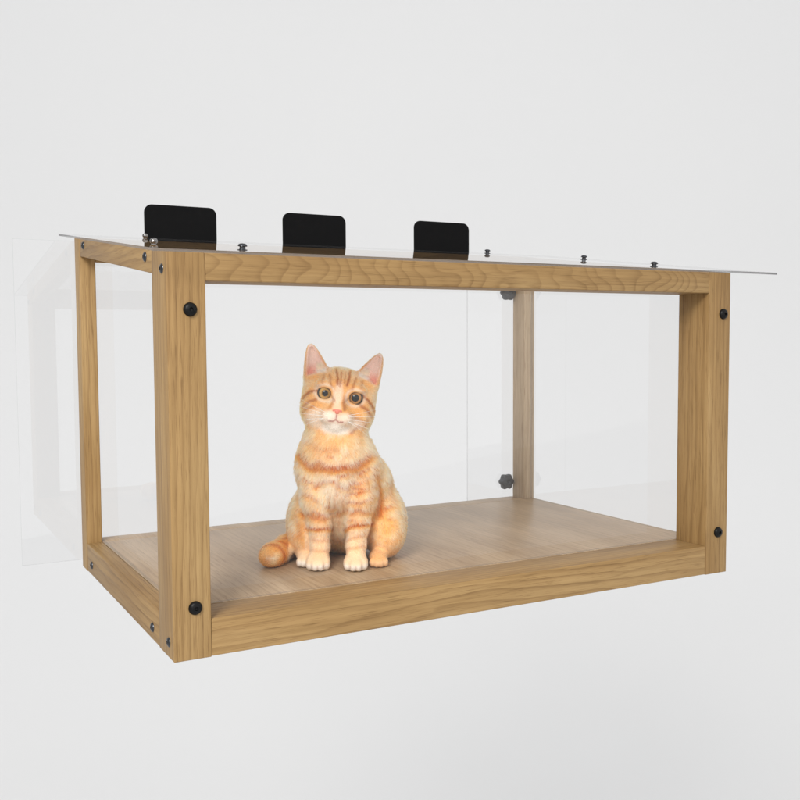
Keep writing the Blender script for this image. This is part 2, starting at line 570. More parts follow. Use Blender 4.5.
class Field:
    def __init__(self):
        self.d = np.full(NG, 1e3, np.float32)

    def win(self, lo, hi, m):
        a = np.clip(np.floor((np.array(lo) - m - LO) / VOX).astype(int), 0, NG - 1)
        b = np.clip(np.ceil((np.array(hi) + m - LO) / VOX).astype(int) + 1, 1, NG)
        sl_ = tuple(slice(i, j) for i, j in zip(a, b))
        ax = [(np.arange(i, j) * VOX + l).astype(np.float32) for i, j, l in zip(a, b, LO)]
        return sl_, np.meshgrid(*ax, indexing='ij')

    def put(self, sl_, d, k, op='add'):
        cur = self.d[sl_]
        if op == 'add':
            h = np.clip(0.5 + 0.5 * (cur - d) / k, 0, 1)
            self.d[sl_] = cur * (1 - h) + d * h - k * h * (1 - h)
        else:
            h = np.clip(0.5 - 0.5 * (cur + d) / k, 0, 1)
            self.d[sl_] = cur * (1 - h) - d * h + k * h * (1 - h)

    def ell(self, c, r, k=10, rot=None, op='add'):
        """ellipsoid; rot = 3x3 whose columns are its axes"""
        R = max(r)
        sl_, (x, y, z) = self.win(np.array(c) - R, np.array(c) + R, k + 8)
        x = x - c[0]; y = y - c[1]; z = z - c[2]
        if rot is not None:
            x, y, z = (rot[0, i] * x + rot[1, i] * y + rot[2, i] * z for i in range(3))
        k0 = np.sqrt((x / r[0]) ** 2 + (y / r[1]) ** 2 + (z / r[2]) ** 2)
        k1 = np.sqrt((x / r[0] ** 2) ** 2 + (y / r[1] ** 2) ** 2 + (z / r[2] ** 2) ** 2) + 1e-9
        self.put(sl_, (k0 * (k0 - 1) / k1).astype(np.float32), k, op)

    def cone(self, a, b, ra, rb, k=10, op='add'):
        a = np.array(a, float); b = np.array(b, float)
        R = max(ra, rb)
        sl_, (x, y, z) = self.win(np.minimum(a, b) - R, np.maximum(a, b) + R, k + 8)
        ab = b - a
        t = np.clip(((x - a[0]) * ab[0] + (y - a[1]) * ab[1] + (z - a[2]) * ab[2]) / (ab @ ab), 0, 1)
        d = np.sqrt((x - a[0] - t * ab[0]) ** 2 + (y - a[1] - t * ab[1]) ** 2 + (z - a[2] - t * ab[2]) ** 2) - (ra + (rb - ra) * t)
        self.put(sl_, d.astype(np.float32), k, op)

    def chain(self, pts, k=8):
        for (a, ra), (b, rb) in zip(pts, pts[1:]):
            self.cone(a, b, ra, rb, k)


TILT = math.radians(8.4)
HO = np.array([-6.0, 42.0, 213.0])
E1 = np.array([math.cos(TILT), 0, -math.sin(TILT)])
E2 = np.array([0, 1.0, 0])
E3 = np.array([math.sin(TILT), 0, math.cos(TILT)])
HR = np.stack([E1, E2, E3], axis=1)


def hd(x, y, z):
    return HO + E1 * x + E2 * y + E3 * z


EYES = [(-18.2, 7.2), (20.2, 6.4)]

# --- torso
body = Field()
body.ell((-2, 112, 50), (58, 46, 50), 12)                 # rump
body.ell((0, 84, 72), (56, 50, 56), 22)                   # belly and flank
body.ell((20, 82, 92), (43, 44, 48), 14)                  # back seen past the shoulder
body.ell((-8, 58, 112), (50, 40, 52), 22)                 # chest
body.ell((-10, 52, 138), (46, 34, 34), 18)                # shoulders
body.cone((-11, 54, 140), (-9, 50, 190), 41, 37, 16)      # neck ruff
body.cone((-10, 30, 95), (-9, 34, 150), 19, 22, 16)       # breastbone
for s, cx in ((-1, -46), (1, 52)):
    body.ell((cx, 84, 46), (29, 46, 45), 12)              # thigh
    body.ell((cx + s * 3, 56, 34), (22, 26, 30), 10)      # knee
# --- tail, curling round from the rump to the cat's right
body.chain([((-40, 128, 22), 15), ((-66, 108, 15), 14), ((-78, 80, 13.5), 13.5), ((-85, 52, 13.5), 13.5), ((-92, 34, 14), 14), ((-96, 24, 15), 13)], 9)
# --- legs
legs = Field()
legs.chain([((-39, 46, 122), 22), ((-36, 32, 84), 16.5), ((-32, 27, 52), 12.6), ((-31.5, 24, 26), 10.8), ((-33, 16, 12), 11)], 7)
legs.chain([((22, 46, 122), 22), ((20, 32, 84), 17), ((16.5, 26, 52), 13), ((14, 21, 26), 11), ((14, 12, 12), 11)], 7)
for cx, cy_ in ((-34, 10), (13.5, 4)):
    legs.ell((cx, cy_ + 4, 9.2), (15.2, 18, 10.2), 6)
    for tx, ty in ((-10.2, -3), (-3.7, -9.5), (3.7, -9.5), (10.2, -3)):
        legs.ell((cx + tx, cy_ + ty, 7.6), (5.0, 8.5, 7.2), 2.6)
for cx, cy_ in ((-50, 32), (43, 24)):
    legs.ell((cx, cy_ + 12, 9), (12, 24, 9.5), 6)
    for tx, ty in ((-8.0, -6), (-2.7, -9.5), (2.7, -9.5), (8.0, -6)):
        legs.ell((cx + tx, cy_ + ty, 6), (4.2, 7, 6), 1.8)
k = 7.0
h = np.clip(0.5 + 0.5 * (body.d - legs.d) / k, 0, 1)
body.d = body.d * (1 - h) + legs.d * h - k * h * (1 - h)
# --- head
head = Field()
head.ell(hd(0, 14, 5), (41.5, 44, 35.5), 8, HR)
for s in (-1, 1):
    head.ell(hd(s * 25, 6, -16), (22, 27, 20), 12, HR)
    head.ell(hd(s * 21, 4, -25), (19, 24, 13.5), 10, HR)
    head.ell(hd(s * 32, 15, 14), (12.5, 18, 18), 8, HR)
    head.ell(hd(s * 30, 14, 2), (15, 26, 22), 10, HR)
head.cone(hd(0, -22, 14), hd(0, -36, -10), 11, 8, 12)       # bridge of the nose
head.ell(hd(0, -22, -20), (22, 20, 15), 10, HR)             # muzzle
for s in (-1, 1):
    head.ell(hd(s * 8.5, -33, -20.5), (10.5, 9.5, 9), 4, HR)  # whisker pads
head.ell(hd(0, -26, -31), (11, 11, 8.5), 5, HR)             # chin
head.ell(hd(0, -40.5, -12.6), (5.6, 4.2, 4), 2.5, HR)       # nose
for ex, ez in EYES:
    s = 1 if ex > 0 else -1
    head.ell(hd(ex, -19, ez + 11), (13, 9, 5), 8, HR)       # brow
    head.ell(hd(ex, -26.5, ez - 0.3), (7.4, 9, 6.2), 1.8, HR, 'cut')
# ears: a flattened cone, hollowed from the front
for s in (-1, 1):
    ax = np.array([s * 12.5, 0, 35.0]); ln = np.linalg.norm(ax); ax /= ln
    side = np.array([ax[2], 0, -ax[0]])
    turn = math.radians(24) * -s
    sd = side * math.cos(turn) + np.array([0, 1.0, 0]) * math.sin(turn)
    fwd = np.cross(ax, sd)
    Rm = np.stack([HR @ sd, HR @ np.cross(ax, sd), HR @ ax], axis=1)
    base = hd(s * 32, 12, 27)
    sl_, (x, y, z) = head.win(hd(s * 36, 12, 46) - 34, hd(s * 36, 12, 46) + 34, 6)
    x = x - base[0]; y = y - base[1]; z = z - base[2]
    lx, ly, lz = (Rm[0, i] * x + Rm[1, i] * y + Rm[2, i] * z for i in range(3))
    if np.dot(Rm[:, 1], [0, 1, 0]) < 0:
        lx, ly = lx, -ly
    L_ = 40.5
    t = np.clip(lz / L_, -0.4, 1)
    wdt = 16.6 * np.clip(1 - t, 0, 1.0) ** 0.62 * (1 + 0.5 * np.minimum(t, 0)) + 1.6
    bow = 0.055 * lx ** 2 / (wdt / 12.0) * 0.35
    outer = np.sqrt((lx / wdt) ** 2 + ((ly - 1) / (wdt * 0.62 + 0.6)) ** 2) - 1
    outer = np.maximum(outer * wdt * 0.62, np.abs(lz - L_ * 0.5 + 8) - L_ * 0.5 - 8)
    wi = np.maximum(wdt - 2.8, 0.2)
    inner = np.sqrt((lx / wi) ** 2 + ((ly + wdt * 0.36) / (wdt * 0.70 + 0.3)) ** 2) - 1
    inner = np.maximum(inner * wi * 0.62, np.maximum(1 - lz, lz - 37.0))
    kk = 1.6
    hh = np.clip(0.5 - 0.5 * (outer + inner) / kk, 0, 1)
    ear = outer * (1 - hh) - inner * hh + kk * hh * (1 - hh)
    head.put(sl_, ear.astype(np.float32), 5.0)
k = 9.0
h = np.clip(0.5 + 0.5 * (body.d - head.d) / k, 0, 1)
F = body.d * (1 - h) + head.d * h - k * h * (1 - h)
# stand on the floor
zz = (np.arange(NG[2]) * VOX + LO[2]).astype(np.float32)
F = np.maximum(F, (0.3 - zz)[None, None, :])


def surface_nets(F):
    neg = F < 0
    n = np.array(F.shape) - 1
    cnt = np.zeros(n, np.int8)
    acc = np.zeros((*n, 3), np.float32)
    c0 = lambda o: tuple(slice(o[i], o[i] + n[i]) for i in range(3))
    corners = [(i, j, k) for i in (0, 1) for j in (0, 1) for k in (0, 1)]
    s = sum(neg[c0(c)].astype(np.int8) for c in corners)
    act = (s > 0) & (s < 8)
    idx = np.argwhere(act)
    vid = np.full(n, -1, np.int64)
    vid[act] = np.arange(len(idx))
    pos = np.zeros((len(idx), 3)); num = np.zeros(len(idx))
    for a in corners:
        for ax in range(3):
            if a[ax] == 1:
                continue
            b = list(a); b[ax] = 1
            fa = F[tuple((idx + a).T)]; fb = F[tuple((idx + b).T)]
            m = (fa < 0) != (fb < 0)
            t = np.where(m, fa / np.where(m, fa - fb, 1), 0)
            p = np.tile(np.array(a, float), (len(idx), 1)); p[:, ax] += t
            pos += p * m[:, None]; num += m
    verts = (idx + pos / num[:, None]) * VOX + LO
    faces = []
    for ax in range(3):
        u, v = (ax + 1) % 3, (ax + 2) % 3
        e = [slice(None)] * 3; e2 = [slice(None)] * 3
        e[ax] = slice(0, -1); e2[ax] = slice(1, None)
        fa = neg[tuple(e)]; fb = neg[tuple(e2)]
        q = np.argwhere(fa != fb)
        ok = (q[:, u] > 0) & (q[:, v] > 0) & (q[:, u] < n[u]) & (q[:, v] < n[v])
        q = q[ok]
        du = np.eye(3, dtype=int)[u]; dv = np.eye(3, dtype=int)[v]
        quad = np.stack([vid[tuple(x.T)] for x in (q - du - dv, q - dv, q, q - du)], 1)
        flip = ~neg[tuple(q.T)]
        quad[flip] = quad[flip][:, ::-1]
        faces.append(quad)
    return verts, np.concatenate(faces)


V, FQ = surface_nets(F)
GR = np.stack(np.gradient(F, VOX), -1)


def sample(A, p):
    g = np.clip((p - LO) / VOX, 0, np.array(NG) - 1.001)
    i = g.astype(int); f = g - i
    out = 0
    for c in [(a, b, d) for a in (0, 1) for b in (0, 1) for d in (0, 1)]:
        w = np.prod(np.where(np.array(c), f, 1 - f), axis=1)
        a = A[i[:, 0] + c[0], i[:, 1] + c[1], i[:, 2] + c[2]]
        out = out + (a * w[:, None] if a.ndim > 1 else a * w)
    return out


def smooth_mesh(V, FQ, it=2):
    for _ in range(it):
        acc = np.zeros_like(V); n = np.zeros(len(V))
        for i in range(4):
            for j in (1, 3):
                np.add.at(acc, FQ[:, i], V[FQ[:, (i + j) % 4]])
                np.add.at(n, FQ[:, i], 1)
        V = V * 0.5 + acc / n[:, None] * 0.5
    return V


V = smooth_mesh(V, FQ, 2)
NV = sample(GR, V)
NV /= np.linalg.norm(NV, axis=1)[:, None] + 1e-9

# --- coat pattern
LAT = rng.random((32, 32, 32)).astype(np.float32)


def vnoise(p, s):
    g = p / s
    i = np.floor(g).astype(int); f = g - i
    f = f * f * (3 - 2 * f)
    out = 0
    for c in [(a, b, d) for a in (0, 1) for b in (0, 1) for d in (0, 1)]:
        w = np.prod(np.where(np.array(c), f, 1 - f), axis=1)
        out = out + w * LAT[(i[:, 0] + c[0]) % 32, (i[:, 1] + c[1]) % 32, (i[:, 2] + c[2]) % 32]
    return out


def seg_dist(p, poly):
    """distance in 2-D from points to a polyline"""
    d = np.full(len(p), 1e9)
    poly = np.array(poly, float)
    for a, b in zip(poly, poly[1:]):
        ab = b - a
        t = np.clip(((p - a) @ ab) / (ab @ ab + 1e-9), 0, 1)
        d = np.minimum(d, np.linalg.norm(p - a - t[:, None] * ab, axis=1))
    return d


sm = lambda a, b, x: (lambda t: t * t * (3 - 2 * t))(np.clip((x - a) / (b - a), 0, 1))
C = lambda r, g, b: np.array(lin(r, g, b)[:3])
MID, LIGHT, DARK = C(243, 172, 95), C(251, 211, 155), C(190, 96, 30)
CREAM, WHITE, PINK = C(252, 230, 198), C(254, 248, 240), C(242, 190, 175)


def to_head(p):
    q = p - HO
    return np.stack([q @ E1, q @ E2, q @ E3], 1)


def z2(X, Y):
    """a point of the face, from the close-up photograph's grid to head millimetres"""
    dx = (285 + X / 6.667 - 339) * 1.25
    dz = (400 - 330 - Y / 6.667) * 1.25
    return (dx * math.cos(TILT) - dz * math.sin(TILT), dx * math.sin(TILT) + dz * math.cos(TILT))


def b2(px, py):
    """a point of the front of the body, image grid to millimetres"""
    return ((px - 345) * 1.24, (571 - py) * 1.24 - 5)


FACE_STRIPES = [
    ([(345, 262), (352, 300), (355, 355)], 8, 0.95), ([(382, 285), (376, 330), (368, 365)], 7, 0.75),
    ([(440, 280), (432, 320), (418, 362)], 8, 0.95), ([(408, 285), (405, 330), (398, 350)], 6, 0.6),
    ([(300, 300), (305, 335), (312, 368)], 8, 0.6), ([(478, 320), (462, 355), (448, 388)], 8, 0.6),
    ([(262, 300), (250, 335)], 9, 0.5), ([(520, 345), (515, 385)], 9, 0.5),
    ([(222, 400), (170, 408), (130, 440), (100, 480)], 8, 0.95), ([(205, 462), (160, 475), (118, 515)], 9, 0.7),
    ([(190, 505), (140, 525), (112, 560)], 9, 0.55),
    ([(520, 438), (560, 470), (595, 530), (605, 580)], 9, 0.95), ([(500, 500), (545, 530), (585, 590)], 10, 0.75),
    ([(440, 560), (480, 590), (540, 620)], 10, 0.45), ([(500, 640), (470, 660), (440, 690)], 10, 0.55),
    ([(560, 600), (535, 640)], 10, 0.5), ([(290, 520), (318, 480), (322, 450)], 9, 0.4), ([(400, 520), (392, 480), (400, 440)], 9, 0.6),
]
BODY_STRIPES_AND_FOLD = [
    ([(299, 446), (312, 459), (335, 464), (355, 461), (371, 449)], 4.2, 1.0),
    ([(303, 432), (318, 441), (338, 444)], 3.5, 0.35),
    ([(314, 482), (322, 477), (333, 476), (341, 480), (352, 483), (370, 482)], 1.7, 0.75),
    ([(299, 487), (310, 489), (318, 494)], 2.4, 0.55), ([(296, 470), (304, 476)], 3.0, 0.45),
    ([(303, 505), (312, 510), (324, 512)], 3.4, 0.75), ([(353, 509), (360, 505), (372, 506)], 3.2, 0.7),
    ([(306, 521), (316, 524), (331, 523)], 2.4, 0.95), ([(345, 525), (356, 521), (373, 519)], 2.4, 0.95),
    ([(308, 534), (320, 537), (334, 535)], 2.0, 0.45), ([(345, 536), (356, 534), (370, 531)], 2.0, 0.5),
    ([(345, 545), (356, 544), (368, 541)], 2.0, 0.4), ([(310, 546), (322, 548), (334, 546)], 2.0, 0.35),
    ([(337, 470), (337, 500), (338, 525)], 2.4, 0.4), ([(330, 490), (333, 515)], 1.6, 0.35), ([(344, 490), (342, 515)], 1.6, 0.35),
    ([(377, 466), (382, 485), (381, 508)], 4.0, 0.85), ([(368, 470), (374, 490), (372, 505)], 2.5, 0.4),  # first one: shade of the shoulder fold, painted as a stripe
    ([(291, 500), (296, 516), (300, 530)], 3.0, 0.4),
]


def coat(p, n):
    """albedo and strand length at points on the skin"""
    N = len(p)
    q = to_head(p)
    is_head = sm(-46, -36, q[:, 2] - 0.10 * q[:, 1] + 4 * sm(25, 45, np.abs(q[:, 0])))
    front = sm(62, 44, p[:, 1])
    nz = vnoise(p, 9.0); nz2 = vnoise(p + 50, 22.0)
    # ---- body
    w = p + 5.0 * (np.stack([vnoise(p + 11, 16), vnoise(p + 23, 16), vnoise(p + 37, 16)], 1) - 0.5)
    w2 = np.stack([w[:, 0], w[:, 2] + 0.20 * np.clip(p[:, 1], 0, 60) ], 1)
    st = np.zeros(N)
    for poly, wd, a in BODY_STRIPES_AND_FOLD:
        d = seg_dist(w2, [b2(*v) for v in poly])
        st = np.maximum(st, a * np.exp(-(d / (wd * 1.15)) ** 2))
    st *= front
    ang = w[:, 1] * 0.75 - w[:, 2] * 0.55 + 14 * nz2
    side = 0.5 + 0.5 * np.sin(ang * 2 * math.pi / 26.0)
    side = side ** 2.2 * 0.62 * sm(46, 66, p[:, 1])
    st = np.maximum(st, side)
    # fine broken bars over the chest and shoulders
    wx = 10.0 * (np.stack([vnoise(p + 31, 13), vnoise(p + 67, 9)], 1) - 0.5)
    bars = 0.5 + 0.5 * np.sin((p[:, 2] + wx[:, 0] - 0.16 * np.abs(p[:, 0] + 9) ** 1.15) * 2 * math.pi / 12.5)
    bars = bars ** 3 * sm(0.35, 0.6, vnoise(p + 17, 15)) * sm(50, 64, p[:, 2]) * sm(152, 140, p[:, 2]) * front
    st = np.maximum(st, 0.75 * bars)
    tail = sm(-70, -76, p[:, 0]) * sm(45, 38, p[:, 2])
    st = np.clip(st * 1.25, 0, 1)
    st = np.where(tail > 0.5, 0.02 + 0.75 * (0.5 + 0.5 * np.sin((w[:, 1] - 2) * 2 * math.pi / 20.0)) ** 1.8, st)
    lt = sm(0.35, 0.75, nz * 0.6 + nz2 * 0.4)
    bc = MID + (LIGHT - MID) * (0.08 + 0.8 * lt)[:, None]
    chest = np.exp(-((p[:, 0] + 8) / 30) ** 2 - ((p[:, 2] - 105) / 42) ** 2) * front
    bc = bc + (CREAM - bc) * (0.75 * chest)[:, None]
    bc = bc + (DARK - bc) * st[:, None]
    paw = sm(30, 12, p[:, 2]) * sm(66, 48, p[:, 1]) * (1 - tail)
    legf = sm(85, 35, p[:, 2]) * front * (np.abs(p[:, 0] + 9) < 42) * 0.5
    bc = bc + (CREAM - bc) * np.maximum(paw * 0.65, legf * (1 - st))[:, None]
    hind = sm(30, 32.5, p[:, 0]) * paw
    bc = bc + (MID * 0.9 - bc) * (0.75 * hind)[:, None]
    toes = sm(12, 6, p[:, 2]) * paw * (1 - 0.85 * hind)
    bc = bc + (WHITE - bc) * (0.75 * toes)[:, None]
    for cx in (-34, 13.5):
        for o_ in (-7.0, 0.0, 7.0):
            cr = np.exp(-((p[:, 0] - cx - o_) / 0.9) ** 2) * sm(10.5, 7.5, p[:, 2]) * sm(4, -1, p[:, 1])  # shade in the grooves between the toes, painted into the coat
            bc = bc + (C(176, 120, 84) - bc) * (0.45 * cr)[:, None]
    tip = np.exp(-((p[:, 0] + 88) ** 2 / 90.0 + (p[:, 2] - 13) ** 2 / 34.0)) * sm(22, 14, p[:, 1])
    bc = bc + (CREAM - bc) * (0.75 * tip * (0.5 + vnoise(p * np.array([0.4, 1, 1.6]), 4.0)))[:, None]
    # ---- head
    f2 = q[:, [0, 2]] + 1.6 * (np.stack([vnoise(p + 5, 6), vnoise(p + 71, 6)], 1) - 0.5)
    fm = sm(34, 18, q[:, 1])
    hs = np.zeros(N)
    for poly, wd, a in FACE_STRIPES:
        d = seg_dist(f2, [z2(*v) for v in poly])
        hs = np.maximum(hs, a * np.exp(-(d / (wd / 6.667 * 1.25 * 1.2)) ** 2))
    hs = np.clip(hs * 1.15, 0, 1) * fm
    back = (0.5 + 0.5 * np.sin(q[:, 0] * 2 * math.pi / 15.0 + 3 * nz2)) ** 2 * 0.7 * sm(14, 34, q[:, 1])
    hs = np.maximum(hs, back)
    hc_ = MID + (LIGHT - MID) * (0.0 + 0.6 * lt)[:, None]
    white = np.zeros(N)
    for c, r, a in (((305, 585), (70, 55), 0.8), ((390, 595), (66, 46), 0.7), ((335, 650), (100, 40), 1.0), ((220, 590), (70, 60), 0.6),
                    ((460, 625), (66, 36), 0.6), ((355, 430), (30, 80), 0.5), ((345, 510), (30, 40), 0.4)):
        cx, cz = z2(*c)
        e = ((f2[:, 0] - cx) / (r[0] * 0.1875)) ** 2 + ((f2[:, 1] - cz) / (r[1] * 0.1875)) ** 2
        white = np.maximum(white, a * sm(2.1, 0.25, e))
    for ex, ez in EYES:
        de = np.hypot((f2[:, 0] - ex) / 1.12, f2[:, 1] - ez)
        white = np.maximum(white, 0.5 * np.exp(-((de - 10.8) / 1.9) ** 2))
    white *= sm(20, 4, q[:, 1])
    hc_ = hc_ + (C(253, 240, 224) - hc_) * (white)[:, None]
    hc_ = hc_ + (C(168, 82, 24) - hc_) * (hs * (1 - 0.55 * white))[:, None]
    for ex, ez in EYES:
        s = 1 if ex > 0 else -1
        de = np.hypot((q[:, 0] - ex) / 1.06, q[:, 2] - ez)
        rim = sm(8.1, 6.9, de) * (q[:, 1] < 0)
        hc_ = hc_ + (C(96, 58, 38) - hc_) * (0.92 * rim)[:, None]
        d = seg_dist(q[:, [0, 2]], [(ex - s * 8.5, ez - 1.5), (ex - s * 13, ez - 7)])
        hc_ = hc_ + (C(150, 95, 62) - hc_) * (0.6 * np.exp(-(d / 1.5) ** 2) * (q[:, 1] < 0))[:, None]
    # mouth and whisker-pad freckles
    mo = np.full(N, 1e9)
    for poly in ([(0, -16.5), (-0.4, -22.5)], [(-0.4, -22.5), (-4, -25.4), (-9.0, -25.6)], [(-0.4, -22.5), (3.6, -25.4), (8.6, -24.6)]):
        mo = np.minimum(mo, seg_dist(q[:, [0, 2]], poly))
    mo = np.exp(-(mo / 1.0) ** 2) * (q[:, 1] < -20)
    hc_ = hc_ + (C(176, 92, 82) - hc_) * (0.9 * mo)[:, None]
    # ears: pink inside
    ear = sm(27, 33, q[:, 2] + 0.34 * (np.abs(q[:, 0]) - 30)) * (np.abs(q[:, 0]) > 14)
    nrm_front = -(n @ E2)
    inner = ear * sm(-0.1, 0.35, nrm_front)
    s_ = np.sign(q[:, 0])
    ea = np.array([s_ * 32, 27 + 0 * s_]).T
    axx = np.array([s_ * 12.5 / 37.17, 35 / 37.17 + 0 * s_]).T
    rel = q[:, [0, 2]] - ea
    al = (rel * axx).sum(1); ac = np.abs(rel[:, 0] * axx[:, 1] - rel[:, 1] * axx[:, 0])
    wdt = 16.6 * np.clip(1 - al / 40.5, 0, 1.0) ** 0.62 + 1.6
    rimf = sm(0.62, 0.9, ac / wdt)
    pk = inner * (1 - rimf)
    hc_ = hc_ + (PINK - hc_) * (0.85 * pk * sm(45, 5, al * 0.6))[:, None]
    hc_ = hc_ + (C(250, 222, 210) - hc_) * (0.75 * pk * sm(4, 18, al))[:, None]
    low = np.exp(-((np.abs(q[:, 0]) - 42) / 7.0) ** 2 - ((q[:, 2] - 27) / 9.0) ** 2)
    hc_ = hc_ + (C(226, 132, 112) - hc_) * (0.8 * pk * low)[:, None]
    hc_ = hc_ + (C(226, 158, 104) - hc_) * (0.6 * inner * rimf)[:, None]
    col = bc + (hc_ - bc) * is_head[:, None]
    # ---- strand length
    ln = 6.4 + 2.4 * nz
    ln = np.where(p[:, 2] < 60, np.minimum(ln, 2.6 + 0.045 * p[:, 2] + 2.6 * sm(40, 70, p[:, 1])), ln)
    ln = ln * (1 - 0.55 * paw)
    fl = 1.25 + 3.4 * sm(-20, 30, q[:, 1]) + 1.6 * sm(25, 48, np.abs(q[:, 0])) * sm(10, -25, q[:, 2])
    fl = np.where(ear > 0.5, 2.0, fl)
    fl = np.where(pk > 0.4, 1.3, fl)
    tuft = pk * sm(20, 8, al) * sm(2, -3, (rel[:, 0] * axx[:, 1] - rel[:, 1] * axx[:, 0]) * s_)
    fl = np.where(tuft > 0.5, 6.0, fl)
    col = col + (CREAM - col) * (0.8 * (tuft > 0.5))[:, None]
    nose_d = np.linalg.norm(q - np.array([0, -41, -12.6]), axis=1)
    fl = fl * sm(4.0, 14.0, nose_d) + 0.3
    for ex, ez in EYES:
        de = np.hypot(q[:, 0] - ex, q[:, 2] - ez)
        fl = np.where((q[:, 1] < 0), fl * sm(7.6, 13.0, de) + 0.15, fl)
    fl = np.where(mo > 0.3, 0.5, fl)
    ln = ln + (fl - ln) * is_head
    return np.clip(col, 0.004, 0.98), ln, is_head, ear, paw, pk


cat = None


def build_cat():
    global cat
    MM = 0.001
    me = bpy.data.meshes.new('cat')
    me.from_pydata((V * MM).tolist(), [], FQ.tolist())
    me.validate()
    for p_ in me.polygons:
        p_.use_smooth = True
    colv = coat(V, NV)[0]
    at = me.color_attributes.new('coat', 'FLOAT_COLOR', 'POINT')
    at.data.foreach_set('color', np.concatenate([colv * 0.92, np.ones((len(V), 1))], 1).astype(np.float32).ravel())
    m, nt, out = new_mat('cat_skin')
    a = nd(nt, 'ShaderNodeAttribute', attribute_name='coat')
    b = nd(nt, 'ShaderNodeBsdfPrincipled')
    nt.links.new(a.outputs['Color'], b.inputs['Base Color'])
    b.inputs['Roughness'].default_value = 0.85
    b.inputs['Specular IOR Level'].default_value = 0.1
    nt.links.new(b.outputs[0], out.inputs[0])
    cat = link('cat', me, m)
    cat.location = (0.2508, 0.1199, R_ + 0.0005)
    cat.rotation_euler = (0, 0, math.radians(-25.194))
    cat['label'] = 'orange tabby kitten sitting upright on the wooden floor of the clear box'
    cat['category'] = 'cat'

    # ---- fur: one strand object
    tri = np.concatenate([FQ[:, [0, 1, 2]], FQ[:, [0, 2, 3]]])
    A, B, Cc = V[tri[:, 0]], V[tri[:, 1]], V[tri[:, 2]]
    ar = np.linalg.norm(np.cross(B - A, Cc - A), axis=1) * 0.5
    cen = (A + B + Cc) / 3
    qh = to_head(cen)
    wgt = ar * np.where(qh[:, 2] > -46, 2.1, 1.0) * np.where(cen[:, 1] > 120, 0.6, 1.0) * np.where(cen[:, 2] < 1.2, 0.05, 1.0)
    NS = 190000
    pick = rng.choice(len(tri), NS, p=wgt / wgt.sum())
    u = rng.random((NS, 2)); fl = u.sum(1) > 1; u[fl] = 1 - u[fl]
    root = A[pick] + u[:, :1] * (B - A)[pick] + u[:, 1:] * (Cc - A)[pick]
    n = sample(GR, root); n /= np.linalg.norm(n, axis=1)[:, None] + 1e-9
    col, ln, ih, ear, paw, pk = coat(root, n)
    # groom
    q = to_head(root)
    nose = hd(0, -44, -8)
    dh = root - nose
    dh /= np.linalg.norm(dh, axis=1)[:, None] + 1e-9
    de = np.tile(E3, (NS, 1)) * 1.0 + E1[None] * (np.sign(q[:, :1]) * 0.35)
    db = np.tile(np.array([0.0, 0.25, -1.0]), (NS, 1))
    db[:, 0] += 0.25 * np.tanh((root[:, 0] + 8) / 30)
    tailm = (root[:, 0] < -72) & (root[:, 2] < 45)
    db[tailm] = np.array([-0.3, -1.0, 0.05])
    d = db * (1 - ih[:, None]) + np.where(ear[:, None] > 0.5, de, dh) * ih[:, None]
    d += 0.5 * (np.stack([vnoise(root + 3, 7), vnoise(root + 19, 7), vnoise(root + 43, 7)], 1) - 0.5)
    d -= n * (d * n).sum(1)[:, None]
    d /= np.linalg.norm(d, axis=1)[:, None] + 1e-9
    jit = rng.normal(0, 0.16, (NS, 3))
    lift = np.where(ih > 0.5, 0.30, 0.42) + rng.normal(0, 0.08, NS)
    lift = np.where(paw > 0.5, 0.25, lift)
    keep = (ln > 0.55)
    ln0 = ln.copy()
    ln = ln * rng.uniform(0.65, 1.2, NS)
    pts = np.zeros((NS, 4, 3))
    pts[:, 0] = root - n * 0.25
    dirs = d + jit + n * (lift + 0.25)[:, None]
    dirs /= np.linalg.norm(dirs, axis=1)[:, None]
    for i in range(1, 4):
        pts[:, i] = pts[:, i - 1] + dirs * (ln / 3)[:, None]
        dirs = dirs - n * 0.14 + np.array([0, 0, -0.03])
        dirs /= np.linalg.norm(dirs, axis=1)[:, None]
    # tufts: strands lean to the tip of the nearest guide strand
    from mathutils.kdtree import KDTree
    ng = NS // 15
    kd = KDTree(ng)
    for i in range(ng):
        kd.insert(root[i], i)
    kd.balance()
    near = np.fromiter((kd.find(r)[1] for r in root), dtype=np.int64, count=NS)
    cl = np.clip(ln0 / 9.0, 0.0, 1.0) * 0.5
    same = ((n * n[near]).sum(1) > 0.55)
    cl = cl * same
    for i in range(1, 4):
        off = pts[near, i] - pts[:, i]
        dist = np.linalg.norm(off, axis=1)
        pts[:, i] += off * (cl * (i / 3.0) ** 1.2 * (dist < 7))[:, None]
    tuft_tone = rng.normal(1.0, 0.11, ng)
    # nothing through the floor
    pts[:, :, 2] = np.maximum(pts[:, :, 2], 0.25)
    val = (1 + (tuft_tone[near] - 1) * np.where(ih > 0.5, 0.45, 1.0)) * rng.normal(1.0, 0.09, NS) * (0.84 + 0.32 * vnoise(root + 90, 3.2))
    col = np.clip(col ** 0.92 * val[:, None], 0.004, 0.985)
    pts, col = pts[keep], col[keep]
    n_ = len(pts)
    hc = bpy.data.hair_curves.new('fur')
    hc.add_curves([4] * n_)
    hc.attributes['position'].data.foreach_set('vector', (pts * MM).astype(np.float32).ravel())
    ra = hc.attributes.get('radius') or hc.attributes.new('radius', 'FLOAT', 'POINT')
    rad = np.tile(np.array([0.17, 0.16, 0.12, 0.03]) * MM, n_).astype(np.float32)
    ra.data.foreach_set('value', rad)
    ca = hc.attributes.new('coat', 'FLOAT_COLOR', 'CURVE')
    ca.data.foreach_set('color', np.concatenate([col, np.ones((n_, 1))], 1).astype(np.float32).ravel())
    m, nt, out = new_mat('cat_fur')
    a = nd(nt, 'ShaderNodeAttribute', attribute_name='coat')
